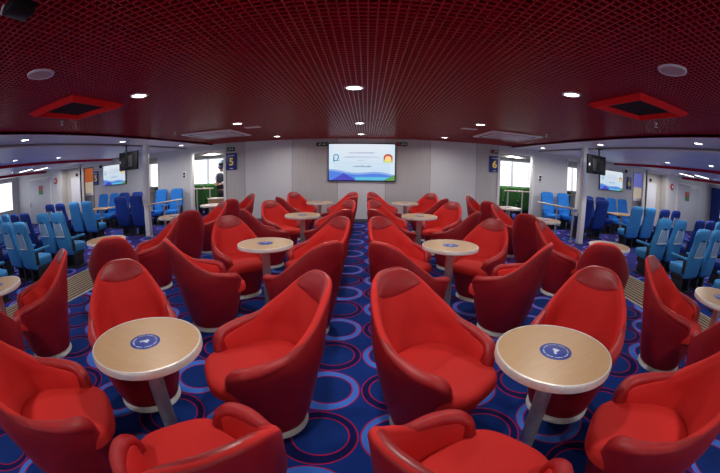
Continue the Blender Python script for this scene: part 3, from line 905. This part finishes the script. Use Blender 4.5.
# ------------------------------------------------------------------ screens, signs
def bars(bm, x0, x1, z, h, y, seed):
    """one line of small unreadable print: a ribbon whose height steps from letter to letter"""
    rnd = random.Random(seed); x = x0; prev = None
    while x < x1:
        gap = rnd.random() < .22
        w = .012 if gap else rnd.uniform(.014, .03)
        hh = h * (.06 if gap else rnd.uniform(.65, 1.15))
        for xx in (x, min(x + w, x1)):
            a, b = bm.verts.new((xx, y, z)), bm.verts.new((xx, y, z + hh))
            if prev: bm.faces.new((prev[0], a, b, prev[1]))
            prev = (a, b)
        x += w + .001

def television(name, label, w, h, loc, rz, smat, group=None):
    t = thing(name, label, 'television', loc, rz, group)
    sc = w / 1.84
    bm = B(); box(bm, -w / 2 - .03 * sc, w / 2 + .03 * sc, .004, .07, -.03 * sc, h + .03 * sc, .008)
    obj('frame', bm, M['bezel'], t, sharp=40)
    bm = B(); poly(bm, [(-w / 2, 0, 0), (w / 2, 0, 0), (w / 2, 0, h), (-w / 2, 0, h)])
    s_ = obj('screen', bm, smat, t, smooth=False)
    yy = -.003
    for a, b, zz, hh, sd in ((-.36, .34, .74, .035, 1), (-.50, .48, .625, .03, 2), (-.12, .12, .54, .02, 5)):
        bm = B(); bars(bm, a * sc, b * sc, zz * h, hh * sc, yy, sd)
        obj('slide_text', bm, M['ink'], s_, smooth=False)
    bm = B(); bars(bm, -.24 * sc, .27 * sc, .365 * h, .04 * sc, yy, 3)
    obj('slide_caption', bm, M['ink_dark'], s_, smooth=False)
    # small teal emblem at the left
    bm = B(); cx, cz = -.72 * sc, .64 * h
    for i in range(14):
        a0, a1 = -1.2 + i * .28, -1.2 + (i + 1) * .28
        r0, r1 = .055 * sc, .085 * sc
        poly(bm, [(cx + r0 * math.cos(a0), yy, cz + r0 * math.sin(a0)), (cx + r1 * math.cos(a0), yy, cz + r1 * math.sin(a0)), (cx + r1 * math.cos(a1), yy, cz + r1 * math.sin(a1)), (cx + r0 * math.cos(a1), yy, cz + r0 * math.sin(a1))])
    poly(bm, [(cx - .08 * sc, yy, cz - .13 * sc), (cx - .045 * sc, yy, cz - .13 * sc), (cx - .045 * sc, yy, cz + .02 * sc), (cx - .08 * sc, yy, cz + .02 * sc)])
    poly(bm, [(cx - .08 * sc, yy, cz - .12 * sc), (cx + .10 * sc, yy, cz - .10 * sc), (cx + .10 * sc, yy, cz - .08 * sc), (cx - .08 * sc, yy, cz - .09 * sc)])
    obj('slide_emblem', bm, M['ink_teal'], s_, smooth=False)
    # arch-shaped badge at the right: red top band, tan middle, green foot
    cx, cz = .73 * sc, .50 * h
    def arch(r, hh, yv):
        pts = [(cx - r, yv, cz), (cx + r, yv, cz)] + [(cx + r * math.cos(a * PI / 14), yv, cz + hh + .75 * r * math.sin(a * PI / 14)) for a in range(15)]
        return pts
    obj('badge_top', poly(B(), arch(.125 * sc, .145 * sc, yy)), M['ink_red'], s_, smooth=False)
    obj('badge_middle', poly(B(), arch(.085 * sc, .115 * sc, yy - .001)), M['ink_tan'], s_, smooth=False)
    obj('badge_foot', poly(B(), [(cx - .12 * sc, yy - .002, cz), (cx + .12 * sc, yy - .002, cz), (cx + .11 * sc, yy - .002, cz + .06 * sc), (cx, yy - .002, cz + .035 * sc), (cx - .11 * sc, yy - .002, cz + .08 * sc)]), M['ink_leaf'], s_, smooth=False)
    return t
television('wall_screen', 'large bright presentation screen on the forward wall above the aisle', 1.80, 1.00, (.02, YW - .075, 1.175), 0, M['scr'])
television('wall_television', 'smaller wall television in the left lounge showing a pale slide', 1.15, .68, (-8.50, YW - .07, 1.34), 0, M['scr2'])
television('wall_television', 'smaller wall television in the right lounge showing a pale slide', 1.15, .65, (8.47, YW - .07, 1.31), 0, M['scr2'])

def hanging_tv(x, y, rz, label):
    t = thing('hanging_monitor', label, 'monitor', (x, y, 1.69), rz, 'ceiling-hung monitors seen from behind')
    bm = B(); box(bm, -.37, .37, 0, .05, 0, .42, .01)
    obj('housing', bm, M['black'], t, sharp=40)
    bm = B(); box(bm, -.22, .22, -.035, .0, .06, .34, .015); 
    obj('back_panel', bm, M['darkgrey'], t, sharp=40)
    bm = B(); box(bm, -.34, -.29, -.008, .0, .17, .23, .003)
    obj('rating_plate', bm, M['pale'], t, sharp=40)
    bm = B(); poly(bm, [(-.35, .052, .03), (.35, .052, .03), (.35, .052, .39), (-.35, .052, .39)])
    obj('screen', bm, M['scr2'], t, smooth=False)
    bm = B(); box(bm, -.06, .06, -.07, -.03, .12, .28, .006); tube(bm, [(0, -.05, .2), (0, -.05, .555)], .02, 12); box(bm, -.07, .07, -.12, .02, .548, .56, .002)
    obj('bracket', bm, M['black'], t, sharp=40)
    return t
hanging_tv(-5.18, 6.40, -.22, 'black monitor hung from the ceiling, seen from behind, left lounge')
hanging_tv(5.24, 6.40, .26, 'black monitor hung from the ceiling, seen from behind, right lounge')

def text_obj(txt, size, mat, parent, loc, name):
    cu = bpy.data.curves.new(name, 'FONT'); cu.body = txt; cu.size = size; cu.align_x = 'CENTER'; cu.align_y = 'CENTER'; cu.extrude = .002; cu.offset = .006
    cu.materials.append(mat)
    tmp = link(bpy.data.objects.new(name + '_outline', cu)); bpy.context.view_layer.update()
    me = bpy.data.meshes.new_from_object(tmp.evaluated_get(bpy.context.evaluated_depsgraph_get()))
    bpy.data.objects.remove(tmp); bpy.data.curves.remove(cu)
    me.materials.clear(); me.materials.append(mat)
    o = link(bpy.data.objects.new(name, me)); o.parent = parent; o.location = loc; o.rotation_euler = (PI / 2, 0, 0)
    return o
def num_sign(txt, x, z0, z1, w, label):
    t = thing('section_sign', label, 'sign', (x, YW, z0), group=None)
    h = z1 - z0
    bm = B(); box(bm, -w / 2, w / 2, -.025, -.002, 0, h, .006)
    obj('panel', bm, M['sign_blue'], t, sharp=40)
    text_obj(txt, h * .62, M['sign_yellow'], t, (0, -.03, h * .47), 'numeral')
    bm = B(); bars(bm, -w * .3, w * .3, h * .84, h * .05, -.0265, 4)
    obj('top_lettering', bm, M['sign_white'], t, smooth=False)
    bm = B(); bars(bm, -w * .16, w * .16, h * .07, h * .04, -.0265, 6)
    obj('foot_lettering', bm, M['sign_white'], t, smooth=False)
num_sign('5', -3.765, 1.53, 2.02, .34, 'blue sign with yellow 5 beside the left doorway')
num_sign('6', 3.84, 1.53, 2.00, .34, 'blue sign with yellow 6 beside the right doorway')
num_sign('5', -9.56, 1.38, 1.88, .28, 'small blue sign with 5 beside the left lounge television')
num_sign('6', 9.46, 1.40, 1.84, .28, 'small blue sign with 6 beside the right lounge television')

def exit_sign(x0, x1, z0, z1, red, label):
    t = thing('exit_sign', label, 'sign', ((x0 + x1) / 2, YW, z0))
    w = x1 - x0; h = z1 - z0
    bm = B(); box(bm, -w / 2, w / 2, -.04, -.002, 0, h, .005)
    obj('panel', bm, M['exit_dark'], t, sharp=40)
    a = -w * .46; b = w * .46
    bm = B()
    if red == 'l': a = -w * .2
    if red == 'r': b = w * .2
    poly(bm, [(a, -.042, h * .12), (b, -.042, h * .12), (b, -.042, h * .88), (a, -.042, h * .88)])
    obj('green_field', bm, M['exit_green'], t, smooth=False)
    if red:
        ra, rb = (-w * .48, -w * .2) if red == 'l' else (w * .2, w * .48)
        obj('red_field', poly(B(), [(ra, -.042, h * .12), (rb, -.042, h * .12), (rb, -.042, h * .88), (ra, -.042, h * .88)]), M['red_sign'], t, smooth=False)
    # running figure and arrow
    bm = B(); yv = -.044; c = a + (b - a) * .3
    poly(bm, [(c - .02, yv, h * .3), (c + .015, yv, h * .35), (c + .03, yv, h * .68), (c, yv, h * .68)])
    poly(bm, [(c + .02, yv, h * .72), (c + .04, yv, h * .72), (c + .04, yv, h * .84), (c + .02, yv, h * .84)])
    poly(bm, [(c - .04, yv, h * .2), (c - .02, yv, h * .2), (c + .01, yv, h * .4), (c - .01, yv, h * .4)])
    c = a + (b - a) * .7
    poly(bm, [(c - .05, yv, h * .44), (c + .01, yv, h * .44), (c + .01, yv, h * .56), (c - .05, yv, h * .56)])
    poly(bm, [(c + .01, yv, h * .25), (c + .05, yv, h * .5), (c + .01, yv, h * .75)])
    obj('pictogram', bm, M['sign_white'], t, smooth=False)
exit_sign(-1.24, -.93, 2.12, 2.23, None, 'long dark green exit sign left of the large screen')
exit_sign(.97, 1.27, 2.14, 2.25, 'l', 'long green exit sign with red end right of the large screen')
exit_sign(-3.90, -3.66, 2.08, 2.20, None, 'small green exit sign above the blue 5 by the doorway')
exit_sign(3.72, 3.96, 2.08, 2.18, 'l', 'small red and green exit sign above the blue 6 by the doorway')

def switch(x, label):
    t = thing('switch_plate', label, 'switch', (x, YW, 1.36), group=None)
    sbox('plate', M['vent'], -.06, .06, -.02, -.002, 0, .2, t, bevel=.004)
    for z in (.025, .11): sbox('rocker', M['darkgrey'], -.04, .04, -.028, -.018, z, z + .065, t, bevel=.003)
switch(-5.42, 'grey double switch plate on the panel beside the left doorway')
switch(5.42, 'grey double switch plate on the panel beside the right doorway')

# small dark dome cameras on the lounge bulkheads
for s, sd in ((-1, 'left'), (1, 'right')):
    t = thing('wall_camera', 'tiny black camera above the %s lounge television' % sd, 'camera', (s * 9.28, YW, 2.03))
    bm = B(); lathe(bm, [(.05, 0), (.05, .03), (.04, .06), (.0, .075)], 16)
    o = obj('dome', bm, M['black'], t); o.rotation_euler = (PI / 2, 0, 0)
    sbox('bracket', M['darkgrey'], -.055, .055, -.012, -.0, -.055, .055, t, bevel=.003)

# ------------------------------------------------------------------ ceiling fittings
def add_light(name, x, y, z, power, size, col=(1, .96, .91), spread=165):
    L = bpy.data.lights.new(name, 'AREA'); L.shape = 'DISK'; L.size = size; L.energy = power; L.color = col; L.spread = math.radians(spread)
    o = link(bpy.data.objects.new(name, L)); o.location = (x, y, z)
    return o
def make_downlight(glow, r=.085):
    t = thing('downlight', 'light', 'ceiling light')
    bm = B(); lathe(bm, [(r * .72, .0), (r * .78, -.012), (r, -.010), (r * 1.02, 0)], 32)
    obj('bezel', bm, M['pale'], t)
    bm = B(); lathe(bm, [(0, -.005), (r * .76, -.005)], 32)
    obj('diffuser', bm, glow, t)
    return t
PW = 15
dl0 = make_downlight(M['lamp'], .10); dl_first = True
def downlight(x, y, z, label, grp, power=PW):
    global dl_first
    if dl_first:
        dl_first = False; o = dl0; o.location = (x, y, z); o['label'] = label; o['group'] = grp
    else: o = dup(dl0, (x, y, z), 0, label, grp)
    if power: add_light('lamp', x, y, z - .02, power, .14)
ORD = ['nearest', 'second', 'third', 'farthest']
for s in (-1, 1):
    sd = 'left' if s < 0 else 'right'
    for k, y in enumerate((2.80, 5.66, 8.42)):
        downlight(s * 2.06, y, CZ, 'round downlight in the red grid, %s of the %s row' % (['nearest', 'middle', 'farthest'][k], sd), 'downlights in the red grid')
    for k, y in enumerate((.3, 3.12, 5.86, 8.52)):
        if k == 0:
            add_light('lamp', s * 4.9, y, 2.27, PW, .14); continue
        downlight(s * 4.9, y, 2.30, 'round downlight in the grey band above the left runner, %s' % ORD[k - 1] if s < 0 else 'round downlight in the grey band above the right runner, %s' % ORD[k - 1], 'downlights in the grey ceiling band')
    for k, (x, y) in enumerate(((7.55, 6.0), (11.3, 9.0), (11.9, 6.8), (7.5, 4.4))):
        downlight(s * x, y, 2.25, 'small downlight in the %s outer ceiling, %s' % (sd, ['above the lounge table', 'beside the door recess', 'by the wide white door', 'nearest the pocketed seats'][k]), 'downlights in the outer ceilings', PW * 1.5)
    add_light('lamp', s * 7.5, 1.6, 2.22, PW * 1.4, .14); add_light('lamp', s * 13.5, 5.6, 2.22, PW * 1.4, .14); add_light('lamp', s * 6.6, 8.2, 2.22, PW * 1.2, .14)
    add_light('lamp', s * 2.06, -.1, 2.31, PW * 1.2, .14)
    add_light('lamp', s * 5.5, 11.6, 2.2, 60, .5); add_light('lamp', s * 10, 10.1, 2.2, 6, .1); add_light('lamp', s * 4.75, 9.95, 2.22, 14, .14)  # lamps without fittings; the last added to brighten the person's near side
for k, y in enumerate((1.38, 3.42, 6.23, 8.28)):
    downlight(.02, y, CZ, 'round downlight in the red grid above the aisle, %s' % ORD[k], 'downlights above the aisle', PW)

def disc_speaker(x, y, label):
    t = thing('ceiling_speaker', label, 'speaker', (x, y, CZ), group='round ceiling speakers')
    bm = B(); lathe(bm, [(.095, 0), (.10, -.012), (.115, -.012), (.12, 0)], 36); obj('bezel', bm, M['pale'], t)
    bm = B(); lathe(bm, [(0, -.014), (.06, -.013), (.096, -.008)], 36); obj('grille', bm, M['speaker'], t)
disc_speaker(-2.07, 1.46, 'round pale speaker in the red ceiling, left side')
disc_speaker(2.11, 1.47, 'round pale speaker in the red ceiling, right side')

def cassette(x, y, sx_, sy_, mat, label, name='ceiling_vent', drop=.03, inner=None):
    t = thing(name, label, 'vent', (x, y, CZ))
    bm = B()
    a, b = sx_ / 2, sy_ / 2
    a, b = sx_ / 2, sy_ / 2
    box(bm, -a, a, -b, b, -drop, -.002, .01)
    obj('panel', bm, mat, t, sharp=40)
    # four long outlets round a middle grille
    for q, (x0, x1, y0, y1) in enumerate(((-a * .8, a * .8, -b * .84, -b * .74), (-a * .8, a * .8, b * .74, b * .84), (-a * .86, -a * .76, -b * .66, b * .66), (a * .76, a * .86, -b * .66, b * .66))):
        sbox('outlet', inner or M['darkgrey'], x0, x1, y0, y1, -drop - .004, -drop + .004, t)
    sbox('grille', M['pale'], -a * .62, a * .62, -b * .6, b * .6, -drop - .008, -drop + .002, t, bevel=.004)
    return t
cassette(-3.05, 7.0, 1.15, 1.3, M['vent'], 'white air vent panel in the red ceiling near the left doorway', inner=M['ceil_edge'])
cassette(3.10, 6.95, 1.15, 1.3, M['vent'], 'white air vent panel in the red ceiling near the right doorway', inner=M['ceil_edge'])

def red_hatch(x, y, label):
    # red square diffuser hanging below the lattice: flared frame round a dark opening
    t = thing('air_diffuser', label, 'vent', (x, y, CZ), group='red air diffusers')
    a, f, d = .42, .37, .05
    bm = B()
    for (o0, z0, o1, z1) in ((a, 0, a, -.012), (a, -.012, f, -d), (f, -d, f - .02, -d), (f - .02, -d, f - .05, 0)):
        O = [(-o0, -o0), (o0, -o0), (o0, o0), (-o0, o0)]; I = [(-o1, -o1), (o1, -o1), (o1, o1), (-o1, o1)]
        for q in range(4):
            r = (q + 1) % 4; poly(bm, [(*O[q], z0), (*O[r], z0), (*I[r], z1), (*I[q], z1)])
    obj('frame', bm, M['ventred'], t, smooth=False)
    bm = B(); poly(bm, [(-f, -f, -.003), (f, -f, -.003), (f, f, -.003), (-f, f, -.003)]); obj('opening', bm, M['plenum'], t, smooth=False)
red_hatch(-2.86, 2.58, 'red square air diffuser in the ceiling, left side'); red_hatch(2.84, 2.58, 'red square air diffuser in the ceiling, right side')

def sprinkler(x, y, label, z=CZ):
    t = thing('sprinkler', label, 'sprinkler', (x, y, z), group='ceiling sprinklers')
    bm = B(); lathe(bm, [(.012, .16), (.012, 0), (.03, 0), (.03, -.006), (.01, -.01), (.01, -.035), (.006, -.04)], 14); obj('body', bm, M['pale'], t)
    bm = B(); lathe(bm, [(0, -.055), (.03, -.052), (.028, -.056), (0, -.058)], 14); tube(bm, [(.012, 0, -.03), (.02, 0, -.045), (.006, 0, -.056)], .003, 6); tube(bm, [(-.012, 0, -.03), (-.02, 0, -.045), (-.006, 0, -.056)], .003, 6)
    obj('deflector', bm, M['pale'], t)
for x, y, lb in ((-3.58, 2.95, 'small sprinkler in the red ceiling beside the left diffuser'), (3.6, 3.0, 'small sprinkler in the red ceiling beside the right diffuser'), (-3.5, 5.9, 'small sprinkler in the red ceiling before the left vent'), (3.55, 5.95, 'small sprinkler in the red ceiling before the right vent')):
    sprinkler(x, y, lb)
def slot_panel(x, y, w, d, label, z=CZ):
    t = thing('ceiling_panel_plate', label, 'panel', (x, y, z))
    bm = B(); box(bm, -w / 2, w / 2, -d / 2, d / 2, -.012, -.001, .004); obj('plate', bm, M['vent'], t, sharp=40)
    bm = B(); box(bm, -w / 2 + .02, w / 2 - .02, -.01, .01, -.016, -.011, .002); obj('slot', bm, M['pale'], t, sharp=40)
slot_panel(-2.0, 6.32, .3, .16, 'small pale plate behind the middle left downlight'); slot_panel(2.07, 6.36, .3, .16, 'small pale plate behind the middle right downlight')
# slotted light panels by the wide doors
for s, sd in ((-1, 'left'), (1, 'right')):
    t = thing('slot_light', 'long slotted light panel in the outer ceiling before the %s wide door' % sd, 'ceiling light', (s * 11.4, 7.6, 2.25))
    bm = B(); box(bm, -.55, .55, -.5, .5, -.02, -.001, .005); obj('panel', bm, M['vent'], t, sharp=40)
    for k in range(2):
        sbox('light_strip', M['lamp_dim'], -.5, .5, -.44 + k * .8, -.36 + k * .8, -.026, -.018, t)
    for k in range(3):
        sbox('vent_slot', M['darkgrey'], -.4, .4, -.2 + k * .16, -.12 + k * .16, -.024, -.018, t)
# dark camera housing hanging at the near left
t = thing('ceiling_camera', 'dark boxy camera hanging from the red ceiling, upper left corner', 'camera', (-1.21, .66, CZ))
bm = B(); box(bm, -.05, .05, -.08, .08, -.085, -.02, .015); obj('housing', bm, M['black'], t, sharp=40)
bm = B(); box(bm, -.056, -.049, -.085, .085, -.075, -.025, .003); obj('side_cover', bm, M['vent'], t, sharp=40)
bm = B(); tube(bm, [(0, 0, -.03), (0, 0, .02)], .02, 12); obj('mount', bm, M['darkgrey'], t)

# curtains at the right-hand windows
for k, (y0, y1) in enumerate(((8.75, 9.5), (5.75, 6.15), (3.55, 3.95))):
    t = thing('curtain', 'dark blue curtain beside the right side windows, ' + ['at the corner by the wide door', 'between the two far windows', 'between the two near windows'][k], 'curtain', (XS - .12, y0, 0), group='blue window curtains')
    bm = B(); n = 40; rows = []
    for i in range(n + 1):
        f = i / n
        rows.append([bm.verts.new((.05 * math.sin(f * 26), (y1 - y0) * f, z)) for z in (.55, 1.0, 1.5, 2.1)])
    for a, b in zip(rows, rows[1:]):
        for q in range(3): bm.faces.new((a[q], b[q], b[q + 1], a[q + 1]))
    obj('drape', bm, M['curtain'], t)
    bm = B(); tube(bm, [(0, -.05, 2.12), (0, y1 - y0 + .05, 2.12)], .015, 8); obj('rod', bm, M['steel'], t)

# ------------------------------------------------------------------ the standing person beyond the left doorway
def skin_mesh(name, verts, edges_, radii, mat, parent, sub=2, root=0):
    me = bpy.data.meshes.new(name); me.from_pydata(verts, edges_, []); me.materials.append(mat)
    o = link(bpy.data.objects.new(name, me)); o.parent = parent
    m = o.modifiers.new('skin', 'SKIN'); m.use_smooth_shade = True
    for i, r in enumerate(radii):
        v = me.skin_vertices[0].data[i]; v.radius = r if isinstance(r, tuple) else (r, r); v.use_root = (i == root)
    sb = o.modifiers.new('sub', 'SUBSURF'); sb.levels = sub; sb.render_levels = sub
    return o
def make_person(x, y, rz):
    t = thing('person', 'standing person in white cap, navy mask, white shirt and dark vest, hands together', 'person', (x, y, 0), rz)
    # local: faces +Y
    V = [(0, 0, .95), (0, 0, 1.10), (0, .0, 1.28), (0, 0, 1.44), (0, .01, 1.53), (0, .02, 1.60), (0, .03, 1.68), (0, .03, 1.76),   # 0-7 trunk, neck, head
         (-.18, 0, 1.43), (-.23, .02, 1.17), (-.12, .22, 1.10),          # left arm 8-10
         (.18, 0, 1.43), (.23, .02, 1.17), (.12, .22, 1.10),             # right arm 11-13
         (-.09, 0, .90), (-.10, .01, .50), (-.10, -.02, .09),            # legs 14-16
         (.09, 0, .90), (.10, .01, .50), (.10, -.02, .09),
         (-.05, .28, 1.09), (.05, .28, 1.10)]                            # palms 20, 21
    E = [(0, 1), (1, 2), (2, 3), (3, 4), (4, 5), (5, 6), (6, 7), (3, 8), (8, 9), (9, 10), (3, 11), (11, 12), (12, 13), (0, 14), (14, 15), (15, 16), (0, 17), (17, 18), (18, 19), (10, 20), (13, 21)]
    Rr = [(.13, .09), (.12, .085), (.13, .085), (.095, .065), (.05, .05), (.075, .085), (.078, .095), (.065, .08),
          .045, .042, .032, .045, .042, .032, .085, .06, .042, .085, .06, .042, (.02, .035), (.02, .035)]
    body = skin_mesh('body', V, E, Rr, M['skin'], t)
    # fingers and thumbs
    for s, px in ((-1, -.05), (1, .05)):
        for k in range(4):
            L = (.060, .072, .066, .052)[k]
            zz = 1.125 - k * .02
            skin_mesh('finger', [(px, .285, zz), (px * .5, .30 + L * .35, zz - .004), (px * .05 - s * .02, .30 + L * .3, zz - .012)], [(0, 1), (1, 2)], [.010, .009, .008], M['skin'], body, 1)
        skin_mesh('thumb', [(px, .27, 1.12), (px * .7, .29, 1.145), (px * .3, .305, 1.15)], [(0, 1), (1, 2)], [.012, .011, .009], M['skin'], body, 1)
    # shirt with sleeves, vest, trousers, shoes
    VS = [(0, 0, .97), (0, 0, 1.12), (0, 0, 1.28), (0, 0, 1.43), (0, 0, 1.495), (-.185, 0, 1.43), (-.235, .02, 1.17), (-.135, .20, 1.105), (.185, 0, 1.43), (.235, .02, 1.17), (.135, .20, 1.105)]
    ES = [(0, 1), (1, 2), (2, 3), (3, 4), (3, 5), (5, 6), (6, 7), (3, 8), (8, 9), (9, 10)]
    skin_mesh('shirt', VS, ES, [(.165, .12), (.155, .112), (.182, .122), (.16, .105), (.075, .075), .078, .060, .045, .078, .060, .045], M['shirt'], t)
    bm = B(); loft(bm, [(0, 0, .93, .19, .135, 2.4), (0, 0, 1.10, .178, .13, 2.4), (0, 0, 1.28, .195, .14, 2.4), (0, 0, 1.40, .175, .125, 2.4), (0, 0, 1.455, .12, .09, 2.2)], 28)
    obj('vest', bm, M['vest'], t)
    skin_mesh('trousers', [(0, 0, .98), (0, 0, .90), (-.10, 0, .84), (-.105, .01, .5), (-.105, -.02, .07), (.10, 0, .84), (.105, .01, .5), (.105, -.02, .07)], [(0, 1), (1, 2), (2, 3), (3, 4), (1, 5), (5, 6), (6, 7)], [(.175, .125), (.175, .125), .105, .078, .065, .105, .078, .065], M['trouser'], t)
    for s in (-1, 1):
        bm = B(); loft(bm, [(s * .105, .05, 0, .048, .135, 2.4), (s * .105, .05, .04, .05, .135, 2.4), (s * .105, .03, .075, .045, .10, 2.2), (s * .105, 0, .10, .04, .06, 2)], 20)
        obj('shoe', bm, M['black'], t)
    # face
    bm = B(); loft(bm, [(0, .03, 1.69, .083, .10, 2.2), (0, .02, 1.74, .088, .103, 2.2), (0, .02, 1.80, .08, .095, 2.1), (0, .02, 1.835, .05, .06, 2)], 24)
    obj('hair', bm, M['hair'], t)
    bm = B(); loft(bm, [(0, .025, 1.765, .096, .112, 2.1), (0, .025, 1.82, .096, .112, 2.1), (0, .02, 1.865, .08, .095, 2.1), (0, .02, 1.885, .04, .05, 2)], 28)
    cp = obj('cap', bm, M['cap'], t)
    bm = B(); loft(bm, [(0, .145, 1.762, .075, .06, 2.4), (0, .145, 1.772, .075, .06, 2.4)], 24); obj('visor', bm, M['cap'], cp)
    bm = B(); loft(bm, [(0, .062, 1.575, .045, .05, 2.2), (0, .065, 1.61, .072, .072, 2.2), (0, .066, 1.65, .080, .080, 2.2), (0, .07, 1.685, .068, .066, 2.1)], 24)
    obj('face_mask', bm, M['mask'], t)
    for s in (-1, 1):
        bm = B(); bmesh.ops.create_uvsphere(bm, u_segments=12, v_segments=8, radius=.013); obj('eye', bm, M['black'], t, loc=(s * .034, .122, 1.715))
        bm = B(); loft(bm, [(s * .088, .02, 1.66, .008, .016, 2), (s * .093, .015, 1.69, .012, .024, 2), (s * .09, .015, 1.715, .008, .016, 2)], 12); obj('ear', bm, M['skin'], t)
    bm = B(); loft(bm, [(0, .125, 1.665, .018, .018, 2), (0, .130, 1.68, .014, .016, 2), (0, .12, 1.715, .008, .01, 2)], 12); obj('nose', bm, M['skin'], t)
    return t
make_person(-4.52, 10.55, PI * .93)

# ------------------------------------------------------------------ light
w = bpy.data.worlds.new('world'); scene.world = w; w.use_nodes = True
bg = w.node_tree.nodes['Background']; bg.inputs[0].default_value = (.85, .92, 1, 1); bg.inputs[1].default_value = .6
scene.view_settings.view_transform = 'Standard'; scene.view_settings.look = 'None'; scene.view_settings.exposure = 0
try:
    scene.cycles.use_denoising = True
    scene.cycles.max_bounces = 6; scene.cycles.diffuse_bounces = 3; scene.cycles.glossy_bounces = 3
    scene.cycles.sample_clamp_indirect = 6
except Exception: pass
